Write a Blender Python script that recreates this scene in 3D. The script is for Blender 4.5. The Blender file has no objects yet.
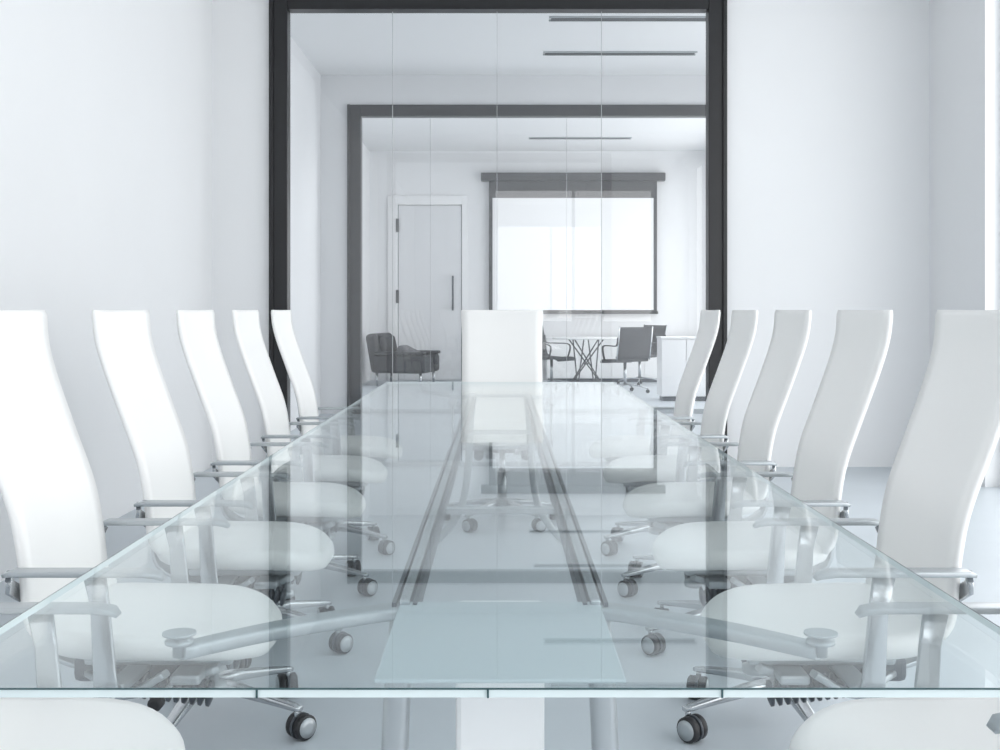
import bpy, bmesh, math
from mathutils import Vector, Matrix
S=bpy.context.scene
COL=S.collection
try:
    S.view_settings.view_transform='Standard'
    S.view_settings.look='None'
    S.view_settings.exposure=0.0
except Exception: pass

# ---------------------------------------------------------------- materials
def pmat(name,col,rough=0.5,metal=0.0,noise=0.0,nscale=5.0,spec=0.5,bump=0.0,bscale=80):
    m=bpy.data.materials.new(name); m.use_nodes=True
    nt=m.node_tree; b=nt.nodes['Principled BSDF']
    b.inputs['Base Color'].default_value=(*col,1)
    b.inputs['Roughness'].default_value=rough
    b.inputs['Metallic'].default_value=metal
    b.inputs['Specular IOR Level'].default_value=spec
    tc=nt.nodes.new('ShaderNodeTexCoord')
    if noise>0:
        n=nt.nodes.new('ShaderNodeTexNoise'); n.inputs['Scale'].default_value=nscale; n.inputs['Detail'].default_value=3
        nt.links.new(tc.outputs['Object'],n.inputs['Vector'])
        r=nt.nodes.new('ShaderNodeMapRange')
        r.inputs['From Min'].default_value=0.3; r.inputs['From Max'].default_value=0.7
        r.inputs['To Min'].default_value=1-noise; r.inputs['To Max'].default_value=1+noise*0.4
        nt.links.new(n.outputs['Fac'],r.inputs['Value'])
        mx=nt.nodes.new('ShaderNodeVectorMath'); mx.operation='SCALE'
        mx.inputs[0].default_value=col
        nt.links.new(r.outputs['Result'],mx.inputs['Scale'])
        nt.links.new(mx.outputs['Vector'],b.inputs['Base Color'])
    if bump>0:
        n2=nt.nodes.new('ShaderNodeTexNoise'); n2.inputs['Scale'].default_value=bscale
        nt.links.new(tc.outputs['Object'],n2.inputs['Vector'])
        bp=nt.nodes.new('ShaderNodeBump'); bp.inputs['Strength'].default_value=bump; bp.inputs['Distance'].default_value=0.002
        nt.links.new(n2.outputs['Fac'],bp.inputs['Height'])
        nt.links.new(bp.outputs['Normal'],b.inputs['Normal'])
    return m
def glassmat(name,tint,base=0.04,power=5.0,top=0.96):
    m=bpy.data.materials.new(name); m.use_nodes=True
    nt=m.node_tree; nt.nodes.clear()
    o=nt.nodes.new('ShaderNodeOutputMaterial'); mix=nt.nodes.new('ShaderNodeMixShader')
    t=nt.nodes.new('ShaderNodeBsdfTransparent'); t.inputs['Color'].default_value=(*tint,1)
    g=nt.nodes.new('ShaderNodeBsdfGlossy'); g.inputs['Roughness'].default_value=0.0; g.inputs['Color'].default_value=(1,1,1,1)
    lw=nt.nodes.new('ShaderNodeLayerWeight'); lw.inputs['Blend'].default_value=0.5
    p=nt.nodes.new('ShaderNodeMath'); p.operation='POWER'; p.inputs[1].default_value=power
    a=nt.nodes.new('ShaderNodeMath'); a.operation='MULTIPLY_ADD'; a.inputs[1].default_value=top-base; a.inputs[2].default_value=base
    L=nt.links.new
    L(lw.outputs['Facing'],p.inputs[0]); L(p.outputs[0],a.inputs[0]); L(a.outputs[0],mix.inputs['Fac'])
    L(t.outputs[0],mix.inputs[1]); L(g.outputs[0],mix.inputs[2]); L(mix.outputs[0],o.inputs['Surface'])
    return m
M={}
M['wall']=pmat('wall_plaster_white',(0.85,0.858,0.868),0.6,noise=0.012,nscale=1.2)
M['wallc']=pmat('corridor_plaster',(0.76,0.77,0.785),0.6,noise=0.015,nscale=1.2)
M['ceil']=pmat('ceiling_paint',(0.84,0.85,0.86),0.8)
M['floor']=pmat('floor_resin',(0.56,0.61,0.65),0.38,noise=0.05,nscale=1.6,bump=0.12,bscale=25)
M['black']=pmat('black_frame',(0.009,0.009,0.011),0.35,noise=0.02)
M['dgrey']=pmat('grey_frame',(0.045,0.046,0.05),0.4,noise=0.02)
M['white']=pmat('chair_white_shell',(0.94,0.935,0.92),0.45,noise=0.01,nscale=3)
M['chrome']=pmat('brushed_aluminium',(0.55,0.57,0.59),0.22,0.85,noise=0.02,nscale=30)
M['alu']=pmat('satin_aluminium',(0.46,0.49,0.51),0.35,0.6,noise=0.02,nscale=30)
M['mech']=pmat('mechanism_grey',(0.09,0.10,0.115),0.4,0.3,noise=0.03)
M['rub']=pmat('black_rubber',(0.025,0.025,0.028),0.5,noise=0.03)
M['leather']=pmat('dark_leather',(0.035,0.036,0.04),0.45,noise=0.1,nscale=12,bump=0.3,bscale=120)
M['mesh']=pmat('charcoal_fabric',(0.07,0.073,0.08),0.8,noise=0.1,nscale=60)
M['cush']=pmat('grey_cushion',(0.14,0.14,0.155),0.9,noise=0.1,nscale=30)
M['scr']=pmat('screen_white',(0.84,0.85,0.86),0.7,noise=0.005)
M['cab']=pmat('white_lacquer',(0.87,0.875,0.88),0.3,noise=0.005)
M['door']=pmat('door_paint',(0.74,0.75,0.765),0.4,noise=0.01)
M['plate']=pmat('frosted_plate',(0.52,0.59,0.62),0.35,0.1,noise=0.01)
M['edge']=pmat('glass_edge',(0.73,0.82,0.83),0.15,0.0,noise=0.02)
M['edged']=pmat('glass_edge_dark',(0.04,0.09,0.10),0.15,noise=0.02)
M['joint']=pmat('silicone_joint',(0.50,0.51,0.52),0.5)
M['tglass']=glassmat('table_glass',(0.94,0.970,0.972),0.03,5.6,0.80)
M['pglass']=glassmat('partition_glass',(0.965,0.97,0.975),0.07)

# ---------------------------------------------------------------- builder
class B:
    def __init__(s,name,mats):
        s.bm=bmesh.new(); s.name=name; s.mats=mats
    def mi(s,k): 
        if k not in s.mats: s.mats.append(k)
        return s.mats.index(k)
    def box(s,c,d,mat,bev=0.0,rot=None,seg=2):
        r=bmesh.ops.create_cube(s.bm,size=1.0)
        vs=r['verts']; 
        bmesh.ops.scale(s.bm,vec=Vector(d),verts=vs)
        fs=set(f for v in vs for f in v.link_faces)
        if bev>0:
            es=list(set(e for v in vs for e in v.link_edges))
            rb=bmesh.ops.bevel(s.bm,geom=es,offset=bev,segments=seg,affect='EDGES',profile=0.5)
            vs=list(set(list(rb['verts'])+[v for v in vs if v.is_valid]))
            fs=set(f for v in vs for f in v.link_faces)
        if rot is not None: bmesh.ops.rotate(s.bm,cent=(0,0,0),matrix=rot,verts=vs)
        bmesh.ops.translate(s.bm,vec=Vector(c),verts=vs)
        i=s.mi(mat)
        for f in fs: f.material_index=i; 
        return list(fs)
    def box2(s,a,b,mat,bev=0.0):
        a=Vector(a);b=Vector(b)
        return s.box((a+b)/2,[abs(b[i]-a[i]) for i in range(3)],mat,bev)
    def quad(s,pts,mat):
        f=s.bm.faces.new([s.bm.verts.new(p) for p in pts]); f.material_index=s.mi(mat)
    def rings(s,rings,mat,cap=True,smooth=True,closed=False):
        i=s.mi(mat); vr=[[s.bm.verts.new(p) for p in r] for r in rings]
        n=len(vr[0]); fs=[]
        m=len(vr)
        for a in range(m if closed else m-1):
            A=vr[a]; C=vr[(a+1)%m]
            for j in range(n):
                try:
                    f=s.bm.faces.new((A[j],A[(j+1)%n],C[(j+1)%n],C[j])); f.material_index=i; f.smooth=smooth; fs.append(f)
                except ValueError: pass
        if cap and not closed:
            for r in (list(reversed(vr[0])),vr[-1]):
                f=s.bm.faces.new(r); f.material_index=i; fs.append(f)
        bmesh.ops.recalc_face_normals(s.bm,faces=fs)
        return fs
    def cyl(s,p0,p1,r0,mat,r1=None,seg=20,smooth=True):
        if r1 is None:r1=r0
        p0=Vector(p0);p1=Vector(p1); d=(p1-p0).normalized()
        q=d.to_track_quat('Z','Y').to_matrix()
        R=[]
        for p,r in ((p0,r0),(p1,r1)):
            R.append([p+q@Vector((r*math.cos(2*math.pi*k/seg),r*math.sin(2*math.pi*k/seg),0)) for k in range(seg)])
        return s.rings(R,mat,smooth=smooth)
    def lathe(s,c,axis,prof,mat,seg=24):
        c=Vector(c); q=Vector(axis).normalized().to_track_quat('Z','Y').to_matrix()
        R=[[c+q@Vector((r*math.cos(2*math.pi*k/seg),r*math.sin(2*math.pi*k/seg),h)) for k in range(seg)] for r,h in prof]
        return s.rings(R,mat)
    def sweep(s,pts,w,t,mat,side=Vector((0,1,0)),smooth=True):
        """flat bar: w = width along 'side' dir, t = thickness; w,t may be lists"""
        pts=[Vector(p) for p in pts]; n=len(pts); R=[]
        for k,p in enumerate(pts):
            T=(pts[min(k+1,n-1)]-pts[max(k-1,0)]).normalized()
            sd=(side-T*side.dot(T)).normalized(); nn=T.cross(sd).normalized()
            W=(w[k] if isinstance(w,(list,tuple)) else w)/2; Hh=(t[k] if isinstance(t,(list,tuple)) else t)/2
            rr=min(W,Hh)*0.6
            ring=[]
            for (sx,sy,a0) in ((1,1,0),(-1,1,90),(-1,-1,180),(1,-1,270)):
                for a in (0,30,60,90):
                    aa=math.radians(a0+a)
                    ring.append(p+sd*(sx*(W-rr)+rr*math.cos(aa))+nn*(sy*(Hh-rr)+rr*math.sin(aa)))
            R.append(ring)
        return s.rings(R,mat,smooth=smooth)
    def done(s,loc=(0,0,0),rz=0):
        me=bpy.data.meshes.new(s.name); s.bm.to_mesh(me); s.bm.free()
        for k in s.mats: me.materials.append(M[k])
        o=bpy.data.objects.new(s.name,me); 
        COL.objects.link(o)
        o.location=loc; o.rotation_euler=(0,0,rz); return o
def spline(pts,n):
    pts=[Vector(p) for p in pts]; out=[]
    P=[pts[0]*2-pts[1]]+pts+[pts[-1]*2-pts[-2]]
    for i in range(1,len(P)-2):
        for k in range(n):
            t=k/n; a,b,c,d=P[i-1],P[i],P[i+1],P[i+2]
            out.append(0.5*((2*b)+(c-a)*t+(2*a-5*b+4*c-d)*t*t+(3*b-a-3*c+d)*t**3))
    out.append(pts[-1]); return out
def instance(src,name,loc,rz):
    o=bpy.data.objects.new(name,src.data); COL.objects.link(o); o.location=loc; o.rotation_euler=(0,0,rz); return o
def wallbox(name,a,b,mat):
    w=B(name,[]); w.box2(a,b,mat); return w.done()

# ---------------------------------------------------------------- dims
F=1183.0; H=1.158; CE=3.78
D1=8.73; D2=13.2; D3=19.5
XL=-2.125; XR=3.17
def px(x,D): return (x-500)*D/F
def pz(y,D): return H-(y-310)*D/F

wallbox('floor',(-2.6,-3.2,-0.1),(4.0,D3+0.2,0),'floor')
wallbox('ceiling',(-2.6,-3.2,CE),(4.0,D3+0.2,CE+0.1),'ceil')
wallbox('wall_left',(XL-0.15,-3.2,0),(XL,D1,CE),'wall')
FL,FR,FT=-1.697,1.668,3.505; FW=0.133
w=B('wall_back',[])
w.box2((XL-0.15,D1,0),(FL,D1+0.18,CE),'wall')
w.box2((FR,D1,0),(XR+0.5,D1+0.18,CE),'wall')
w.box2((FL,D1,FT),(FR,D1+0.18,CE),'wall'); w.done()
w=B('wall_right',[])
w.box2((XR,7.73,0),(XR+0.25,D1,CE),'wall')
w.box2((XR,-3.2,3.62),(XR+0.25,7.73,CE),'wall')
w.box2((XR,3.75,0),(XR+0.25,4.1,3.62),'wall')
w.box2((XR,-0.2,0),(XR+0.25,0.15,3.62),'wall')
w.done()
w=B('wall_front',[])
w.box2((XL-0.15,-3.2,0),(-0.14,-3.0,CE),'wall'); w.box2((2.7,-3.2,0),(XR+0.25,-3.0,CE),'wall')
w.box2((-0.14,-3.2,3.3),(2.7,-3.0,CE),'wall'); w.box2((-0.14,-3.2,0),(2.7,-3.0,0.9),'wall'); w.done()
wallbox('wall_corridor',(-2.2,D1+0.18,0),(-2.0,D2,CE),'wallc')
wallbox('wall_alcove',(-2.35,D2+0.15,0),(-2.15,D3,CE),'wall')
wallbox('wall_rear',(-2.35,D3,0),(3.9,D3+0.15,CE),'wall')
G0,G1,GT=-1.70,2.47,3.445; GW=0.15
w=B('wall_partition',[])
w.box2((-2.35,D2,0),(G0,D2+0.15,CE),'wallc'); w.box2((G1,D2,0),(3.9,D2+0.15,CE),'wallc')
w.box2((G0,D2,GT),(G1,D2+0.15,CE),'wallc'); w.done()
w=B('wall_facade',[])
w.box2((3.5,D1+0.18,3.3),(3.75,D3,CE),'wall'); w.box2((3.5,12.6,0),(3.75,13.7,3.3),'wall'); w.box2((3.5,D1+0.18,0),(3.75,9.3,3.3),'wall')
w.box2((3.5,19.0,0),(3.75,D3,3.3),'wall'); w.done()

# windows (frames and mullions; panes are fully clear)
def window(name,axis,c,a0,a1,z0,z1,n):
    e=B(name,[])
    def bx(u0,u1,zz0,zz1,d,mat):
        if axis=='x': e.box2((c-d,u0,zz0),(c+d,u1,zz1),mat)
        else: e.box2((u0,c-d,zz0),(u1,c+d,zz1),mat)
    fw=0.06
    bx(a0,a1,z0,z0+fw,0.04,'cab'); bx(a0,a1,z1-fw,z1,0.04,'cab')
    bx(a0,a0+fw,z0+fw,z1-fw,0.04,'cab'); bx(a1-fw,a1,z0+fw,z1-fw,0.04,'cab')
    for i in range(1,n):
        u=a0+(a1-a0)*i/n; bx(u-0.025,u+0.025,z0+fw,z1-fw,0.035,'cab')
    e.done()
def portal(loc,rot,sx,sy):
    l=bpy.data.lights.new('window_portal','AREA'); l.shape='RECTANGLE'; l.size=sx; l.size_y=sy; l.cycles.is_portal=True
    o=bpy.data.objects.new('window_portal',l); COL.objects.link(o); o.location=loc; o.rotation_euler=rot
wins=[('window_1','x',XR+0.14,4.1,7.73,0,3.62,3),('window_2','x',XR+0.14,0.15,3.75,0,3.62,3),('window_3','x',XR+0.14,-3.0,-0.2,0,3.62,2),
      ('fill_window_4','y',-3.1,-0.14,2.7,0.9,3.3,2),('fill_window_5','x',3.62,9.3,12.6,0,3.3,2),('fill_window_6','x',3.62,13.7,19.0,0,3.3,4)]  # windows on this line are unseen, added to let in fill light
for a in wins:
    window(*a)
    _,ax,c,a0,a1,z0,z1,n=a
    if ax=='x': portal((c+0.13,(a0+a1)/2,(z0+z1)/2),(0,math.radians(90),0),z1-z0,a1-a0)
    else: portal(((a0+a1)/2,c-0.13,(z0+z1)/2),(math.radians(90),0,0),a1-a0,z1-z0)
# unseen area light added to brighten the meeting room behind the glass
def fill_light(loc,sx,sy,pw):
    l=bpy.data.lights.new('meeting_fill_light','AREA'); l.shape='RECTANGLE'; l.size=sx; l.size_y=sy; l.energy=pw
    o=bpy.data.objects.new('meeting_fill_light',l); COL.objects.link(o); o.location=loc
fill_light((0.6,14.1,CE-0.01),3.6,0.8,65)

# ---------------------------------------------------------------- glazed partitions
def frame(name,x0,x1,zt,fw,ft,y,dep,mat,joints,zb=0.03):
    e=B(name,[])
    for (a,b) in ((x0,x0+fw),(x1-fw,x1)):
        e.box2((a,y-0.03,0),(b,y+dep,zt),mat,0.006)
    e.box2((x0+fw,y-0.03,zt-ft),(x1-fw,y+dep,zt),mat,0.006)
    e.box2((x0,y-0.05,0),(x0+0.03,y-0.03,zt),mat,0.003); e.box2((x1-0.03,y-0.05,0),(x1,y-0.03,zt),mat,0.003)
    yb=y+dep*0.5
    e.box2((x0+fw,yb-0.02,0),(x1-fw,yb+0.02,zb),'alu')
    xs=[x0+fw]+joints+[x1-fw]
    for a,b in zip(xs[:-1],xs[1:]):
        a+=0.002; b-=0.002
        e.quad(((a,yb,zb),(b,yb,zb),(b,yb,zt-ft),(a,yb,zt-ft)),'pglass')
    for j in joints: e.box2((j-0.002,yb-0.005,zb),(j+0.002,yb+0.005,zt-ft),'joint')
    return e.done()
frame('glass_partition',FL,FR,FT,FW,FW,D1,0.10,'black',[px(392,D1),px(497,D1),px(602,D1)])
frame('glass_partition',G0,G1,GT,GW,0.125,D2,0.12,'dgrey',[px(430,D2),px(567,D2)],0.05)

for D in (10.62,12.05,15.6,18.0):
    e=B('ceiling_slot_diffuser',[])
    e.box2((0.46,D-0.06,CE-0.012),(1.98,D-0.02,CE-0.001),'dgrey'); e.box2((0.46,D+0.02,CE-0.012),(1.98,D+0.06,CE-0.001),'dgrey')
    e.box2((0.44,D-0.07,CE-0.016),(2.0,D-0.06,CE-0.001),'alu'); e.box2((0.44,D+0.06,CE-0.016),(2.0,D+0.07,CE-0.001),'alu')
    e.box2((0.46,D-0.02,CE-0.014),(1.98,D+0.02,CE-0.001),'mech'); e.done()

# ---------------------------------------------------------------- office chair (faces +X)
def office_chair(flip,rot0=14,bx=-0.14):
    e=B('office_chair',[])
    prof=spline([(-0.205,0,0.515),(-0.232,0,0.56),(-0.243,0,0.66),(-0.262,0,0.76),(-0.305,0,0.88),(-0.348,0,1.0),(-0.370,0,1.08),(-0.378,0,1.157)],6)
    R=[]; n=len(prof); NY=10; t=0.011
    for k,p in enumerate(prof):
        T=(prof[min(k+1,n-1)]-prof[max(k-1,0)]).normalized(); nn=Vector((T.z,0,-T.x))
        u=k/(n-1); hw=0.235-0.010*math.sin(u*math.pi)
        th=t
        if k==0: hw-=0.015; th*=0.5
        elif k==1: hw-=0.004
        if k==n-1: hw-=0.005; th*=0.7
        curve=lambda y:0.014*(y/0.238)**2
        ring=[]
        ys=[-hw+2*hw*j/NY for j in range(NY+1)]
        for j,y in enumerate(ys):
            tt=th*(0.6 if j in (0,NY) else 1)
            ring.append(p+Vector((0,y,0))+nn*(curve(y)+tt))
        for j,y in reversed(list(enumerate(ys))):
            tt=th*(0.6 if j in (0,NY) else 1)
            ring.append(p+Vector((0,y,0))+nn*(curve(y)-tt))
        R.append(ring)
    e.rings(R,'white')
    R=[]; N=48
    def out(a,s,z):
        c=math.cos(a); q=math.sin(a); ex=2/(3.2 if c>0 else 5.0)
        x=0.225*s*abs(c)**ex*(1 if c>=0 else -1); y=0.236*s*abs(q)**ex*(1 if q>=0 else -1)
        if x>0: y*=1-0.12*(x/0.225)**2
        zz=z-0.03*max(0,x/0.225)**3+0.012*(abs(y)/0.24)**2+0.015*max(0,-x/0.225)**3
        return Vector((x-0.005,y,zz))
    for s,z in ((0.02,0.462),(0.6,0.464),(0.88,0.469),(0.97,0.479),(1.0,0.494),(0.99,0.508),(0.95,0.518),(0.85,0.521),(0.5,0.515),(0.02,0.512)):
        R.append([out(2*math.pi*k/N,s,z) for k in range(N)])
    e.rings(R,'white')
    # seat pan and mechanism
    e.box((0.0,0,0.452),(0.30,0.24,0.022),'alu',0.008)
    e.box((-0.08,0,0.418),(0.22,0.14,0.055),'mech',0.014)
    e.box((0.07,0,0.43),(0.06,0.36,0.02),'alu',0.006)
    for s in (-1,1):
        e.sweep(spline([(-0.16,s*0.05,0.41),(-0.02,s*0.085,0.385),(0.13,s*0.12,0.44)],5),0.026,0.018,'alu')
        e.sweep(spline([(-0.16,s*0.06,0.41),(-0.05,s*0.16,0.40),(0.04,s*0.20,0.45)],5),0.022,0.014,'alu')
    prof_=[]
    for k in range(13):
        h=k*0.016; prof_+= [(0.012,h),(0.026,h+0.004),(0.026,h+0.009),(0.012,h+0.0135)]
    for s in (-1,1): e.lathe((-0.09,s*0.125,0.412),(1,0,-0.12),prof_,'mech',14)
    e.cyl((0.04,0,0.42),(0.04,-0.25,0.415),0.006,'chrome',seg=10); e.lathe((0.04,-0.25,0.415),(0,-1,0),[(0.006,0),(0.014,0.003),(0.014,0.025),(0.008,0.03)],'rub',14)
    e.lathe((0.10,-0.06,0.37),(0,0,1),[(0.018,0),(0.026,0.004),(0.026,0.02),(0.01,0.024),(0.01,0.07)],'alu',16)
    # back spine
    sp=spline([(-0.10,0,0.415),(-0.20,0,0.42),(-0.262,0,0.47),(-0.264,0,0.60),(-0.274,0,0.70),(-0.292,0,0.78)],6)
    e.sweep(sp,0.09,0.012,'chrome')
    # armrests : flat plate uprights with thin slab pads
    for s in (-1,1):
        y=s*0.268
        e.sweep(spline([(-0.04,s*0.10,0.436),(-0.045,s*0.20,0.434),(-0.05,y-s*0.012,0.440)],4),0.045,0.014,'alu',side=Vector((1,0,0)))
        e.sweep([(-0.052,y,0.428),(-0.055,y,0.46),(-0.065,y,0.60),(-0.075,y,0.655)],0.012,[0.05,0.044,0.036,0.042],'chrome')
        e.sweep([(-0.245,y,0.658),(-0.23,y,0.662),(0.02,y,0.662),(0.045,y,0.658),(0.056,y,0.650)],[0.030,0.042,0.046,0.040,0.022],[0.007,0.011,0.011,0.010,0.005],'alu')
        e.sweep([(-0.232,s*0.20,0.60),(-0.243,s*0.25,0.63),(-0.238,y,0.655)],0.03,0.010,'chrome',side=Vector((0,0,1)))
    # gas column + base
    e.cyl((bx,0,0.40),(bx,0,0.24),0.017,'chrome'); e.cyl((bx,0,0.28),(bx,0,0.09),0.027,'alu')
    e.lathe((bx,0,0.085),(0,0,1),[(0.03,0),(0.048,0.008),(0.045,0.04),(0.03,0.055)],'chrome',24)
    for k in range(5):
        a=math.radians(36+72*k+rot0)*flip; d=Vector((math.cos(a),math.sin(a),0)); sd=Vector((-d.y,d.x,0))
        c=Vector((bx,0,0))
        pts=[c+d*r+Vector((0,0,z)) for r,z in ((0.035,0.115),(0.12,0.112),(0.22,0.098),(0.30,0.086),(0.318,0.083))]
        e.sweep(pts,[0.05,0.042,0.034,0.028,0.022],[0.036,0.028,0.02,0.015,0.012],'chrome',side=sd)
        tip=c+d*0.305
        e.cyl(tip+Vector((0,0,0.088)),tip+Vector((0,0,0.055)),0.008,'chrome',seg=10)
        aa=(math.radians(20)+1.3*k)*flip; ax=Vector((math.cos(aa),math.sin(aa),0)); tr=Vector((-ax.y,ax.x,0))
        cc=tip+tr*0.014+Vector((0,0,0.034))
        for q in (-1,1):
            e.lathe(cc+ax*q*0.005,ax*q,[(0.030,0),(0.034,0.003),(0.034,0.019),(0.029,0.023)],'rub',24)
            e.lathe(cc+ax*q*0.0285,ax*q,[(0.027,-0.003),(0.027,0.0015),(0.010,0.003),(0.002,0.003)],'alu',24)
        e.lathe(cc-ax*0.004,ax,[(0.036,0),(0.036,0.008)],'mech',20)
    return e.done()
chL=office_chair(1); chR=office_chair(-1); chF=office_chair(1,0,-0.07)
cy=[1.70+0.8015*i for i in range(6)]
chL.location=(-0.69,cy[0],0); chR.location=(0.65,cy[0],0); chR.rotation_euler=(0,0,math.pi)
for i in range(1,6):
    instance(chL,'office_chair',(-0.69,cy[i],0),0)
    instance(chR,'office_chair',(0.65,cy[i],0),math.pi)
chF.location=(0.012,6.36,0); chF.rotation_euler=(0,0,-math.pi/2)

# ---------------------------------------------------------------- glass conference table
root=bpy.data.objects.new('glass_conference_table',None); COL.objects.link(root)
ZT=H-0.377; TH=0.0095; HW=0.594; Y0,Y1=1.18,6.2
e=B('glass_top',['tglass','edge','edged'])
fs=e.box2((-HW,Y0,ZT-TH),(HW,Y1,ZT),'tglass')
e.bm.normal_update()
for f in e.bm.faces:
    if abs(f.normal.z)<0.5: f.material_index=1
o=e.done(); o.parent=root
e=B('glass_arris',[])
t=0.0014
e.box2((-HW,Y0-t,ZT-t),(HW,Y0,ZT+0.0002),'edged')
e.box2((-HW-t*.5,Y0,ZT-t*.5),(-HW,Y1,ZT),'edged'); e.box2((HW,Y0,ZT-t*.5),(HW+t*.5,Y1,ZT),'edged')
for x in (px(257,Y0),px(488,Y0),px(722,Y0)): e.box2((x-0.001,Y0-0.002,ZT-TH),(x+0.001,Y0,ZT),'edged')
o=e.done(); o.parent=root
e=B('underframe',[])
for s in (-1,1):
    e.box2((s*0.115,1.64,0.725),(s*0.121,5.74,0.752),'mech'); 
    e.box2((s*0.125,1.64,0.72),(s*0.14,5.74,0.756),'chrome',0.003)
    e.box2((s*0.144,1.64,0.725),(s*0.150,5.74,0.752),'mech')
    for (ya,yb) in ((1.66,1.42),(5.72,5.96)):
        e.sweep(spline([(s*0.13,ya,0.738),(s*0.20,ya+(yb-ya)*0.12,0.735),(s*0.30,ya+(yb-ya)*0.55,0.742),(s*0.385,yb,0.748)],6),[0.046-0.0012*k for k in range(19)],0.018,'alu',side=Vector((0,1,0)))
        e.lathe((s*0.385,yb,0.742),(0,0,1),[(0.008,0),(0.008,0.012),(0.017,0.016),(0.017,0.020),(0.008,0.022),(0.008,0.0245),(0.020,0.0265),(0.020,0.0293)],'alu',28)
        e.sweep(spline([(s*0.135,ya,0.735),(s*0.145,ya,0.60),(s*0.155,ya,0.40),(s*0.19,ya,0.2),(s*0.30,ya,0.05),(s*0.38,ya,0.02)],6),0.05,0.036,'alu',side=Vector((0,1,0)))
        e.cyl((s*0.375,ya,0.0),(s*0.375,ya,0.02),0.022,'rub')
for y in (2.5,4.1):
    e.box2((-0.12,y-0.012,0.728),(0.12,y+0.012,0.742),'chrome',0.002)
e.box2((-0.14,1.31,0.744),(0.14,1.66,0.749),'plate',0.002)
e.box2((-0.14,5.68,0.738),(0.14,5.76,0.75),'alu',0.003)
e.box2((-0.063,1.67,0.04),(0.063,1.71,0.74),'cab',0.008)
e.box2((-0.10,1.62,0.0),(0.10,1.76,0.04),'alu',0.006)
o=e.done(); o.parent=root

# ---------------------------------------------------------------- meeting room furniture
DS=19.40
e=B('projection_screen',[])
e.box2((px(481,DS),DS-0.07,pz(181,DS)),(px(665,DS),D3-0.002,pz(173,DS)),'dgrey',0.01)
e.box2((px(489,DS),DS-0.004,pz(311,DS)),(px(657,DS),DS+0.002,pz(181,DS)),'dgrey')
e.box2((px(492.5,DS),DS-0.008,pz(310,DS)),(px(653.5,DS),DS-0.004,pz(198,DS)),'scr')
e.box2((px(488,DS),DS-0.02,pz(314,DS)),(px(658,DS),DS+0.02,pz(311,DS)),'black',0.005)
e.done()
DD=19.498
e=B('door_1',[])
x0,x1,x2,x3=px(388,DD),px(398,DD),px(462,DD),px(468,DD); zt,zi=pz(196,DD),pz(205,DD)
e.box2((x0,DD-0.05,0),(x1,DD,zt),'cab',0.005); e.box2((x2,DD-0.05,0),(x3,DD,zt),'cab',0.005); e.box2((x1,DD-0.05,zi),(x2,DD,zt),'cab',0.005)
e.box2((x1+0.01,DD-0.03,0.01),(x2-0.01,DD-0.004,zi-0.01),'door',0.003)
e.box2((x1-0.003,DD-0.02,0),(x1+0.01,DD-0.002,zi),'mech'); e.box2((x2-0.012,DD-0.02,0),(x2,DD-0.002,zi),'mech')
for z in (2.55,1.38,0.4): e.box2((x1-0.03,DD-0.065,z-0.11),(x1+0.02,DD-0.04,z+0.11),'dgrey',0.004)
e.cyl((px(453,DD),DD-0.10,1.15),(px(453,DD),DD-0.10,1.72),0.016,'mech')
for z in (1.2,1.67): e.cyl((px(453,DD),DD-0.10,z),(px(453,DD),DD-0.03,z),0.01,'mech',seg=10)
e.done()
def cabinet(name,x0,x1,y0,y1,z,n):
    e=B(name,[])
    e.box2((x0,y0+0.02,0.06),(x1,y1,z-0.025),'cab'); e.box2((x0-0.01,y0,z-0.025),(x1+0.01,y1,z),'cab',0.004)
    e.box2((x0+0.03,y0+0.05,0),(x1-0.03,y1-0.03,0.06),'mech')
    for i in range(n):
        a=x0+(x1-x0)*i/n; b=x0+(x1-x0)*(i+1)/n
        e.box2((a+0.004,y0+0.002,0.07),(b-0.004,y0+0.02,z-0.035),'cab',0.002)
    e.done()
cabinet('sideboard',0.75,3.35,18.95,19.4,0.72,5)
cabinet('storage_cabinet',2.05,3.3,15.0,15.45,0.815,4)
def armchair():
    e=B('leather_armchair',[])
    e.box((0.0,0,0.27),(0.78,0.60,0.16),'leather',0.04,seg=3)
    e.box((0.05,0,0.39),(0.66,0.56,0.13),'leather',0.05,seg=4)
    e.box((-0.38,0,0.50),(0.18,0.80,0.60),'leather',0.06,Matrix.Rotation(math.radians(-10),3,'Y'),seg=4)
    e.box((-0.28,0,0.60),(0.14,0.54,0.34),'leather',0.06,Matrix.Rotation(math.radians(-14),3,'Y'),seg=4)
    for s in (-1,1):
        e.box((0.02,s*0.355,0.34),(0.84,0.13,0.28),'leather',0.05,seg=4)
        e.box((0.05,s*0.355,0.50),(0.80,0.15,0.05),'leather',0.022,seg=3)
        for x in (-0.34,0.36): e.cyl((x,s*0.33,0.0),(x,s*0.33,0.2),0.016,'chrome',r1=0.022)
    e.box((0.08,-0.02,0.50),(0.34,0.36,0.14),'cush',0.06,Matrix.Rotation(math.radians(25),3,'Y'),seg=4)
    return e.done((px(405,18.3),18.3,0),math.radians(-14))
armchair()
e=B('round_meeting_table',[])
e.lathe((0,0,0.735),(0,0,1),[(0.02,-0.002),(0.48,-0.002),(0.50,0.006),(0.50,0.018),(0.49,0.022),(0.02,0.022)],'cab',48)
for k in range(4):
    a=math.radians(20+90*k)
    for da in (1.9,2.6):
        e.cyl((0.30*math.cos(a),0.30*math.sin(a),0.0),(0.26*math.cos(a+da),0.26*math.sin(a+da),0.733),0.010,'dgrey',seg=8)
e.lathe((0,0,0.36),(0,0,1),[(0.05,0),(0.055,0.004),(0.055,0.014),(0.05,0.018)],'dgrey',20)
e.done((px(586,17.4),17.4,0))
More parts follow.
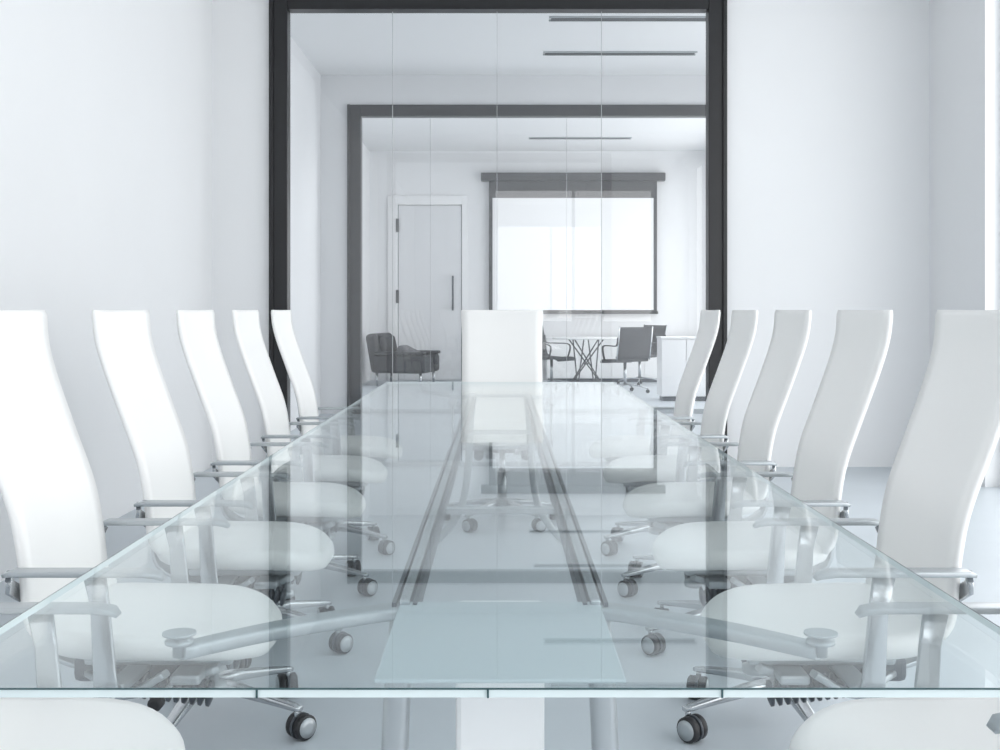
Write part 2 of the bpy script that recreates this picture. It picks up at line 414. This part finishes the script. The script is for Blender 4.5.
def meeting_chair():
    e=B('meeting_chair',[])
    prof=spline([(-0.20,0,0.47),(-0.245,0,0.52),(-0.27,0,0.68),(-0.32,0,0.92)],6)
    e.sweep(prof,0.50,0.018,'mesh')
    e.sweep(spline([(-0.22,0,0.46),(0,0,0.445),(0.2,0,0.45),(0.27,0,0.42)],6),0.50,0.03,'mesh')
    for s in (-1,1):
        e.sweep(spline([(-0.29,s*0.26,0.78),(-0.27,s*0.27,0.67),(-0.1,s*0.275,0.66),(0.1,s*0.275,0.655),(0.16,s*0.27,0.60),(0.12,s*0.26,0.44)],5),0.03,0.016,'dgrey')
        e.cyl((-0.33,s*0.255,0.93),(-0.24,s*0.255,0.47),0.010,'chrome',seg=10)
    e.cyl((0,0,0.43),(0,0,0.10),0.022,'chrome')
    for k in range(4):
        a=math.radians(45+90*k); d=Vector((math.cos(a),math.sin(a),0))
        e.sweep([d*0.02+Vector((0,0,0.12)),d*0.2+Vector((0,0,0.10)),d*0.33+Vector((0,0,0.065))],[0.04,0.03,0.022],0.018,'chrome',side=Vector((-d.y,d.x,0)))
        e.lathe(d*0.33+Vector((-0.012,0,0.027)),(1,0,0),[(0.022,0),(0.027,0.003),(0.027,0.021),(0.022,0.024)],'rub',16)
        e.cyl(d*0.33+Vector((0,0,0.07)),d*0.33+Vector((0,0,0.03)),0.007,'rub',seg=8)
    return e.done()
mc=meeting_chair()
mc.location=(px(625,16.6),16.6,0); mc.rotation_euler=(0,0,math.radians(112))
instance(mc,'meeting_chair',(px(556,17.2)-0.05,17.55,0),math.radians(-35))
instance(mc,'meeting_chair',(px(640,18.2),18.25,0),math.radians(215))

# ---------------------------------------------------------------- world + camera
W=bpy.data.worlds.new('World'); S.world=W; W.use_nodes=True
bg=W.node_tree.nodes['Background']; bg.inputs['Color'].default_value=(0.972,0.988,1.0,1); bg.inputs['Strength'].default_value=3.05
cam=bpy.data.cameras.new('camera'); co=bpy.data.objects.new('camera',cam); COL.objects.link(co)
co.location=(0,0,H); co.rotation_euler=(math.radians(90),0,0)
cam.sensor_width=36; cam.lens=F*36/1000; cam.shift_y=-0.065; cam.clip_start=0.05
S.camera=co
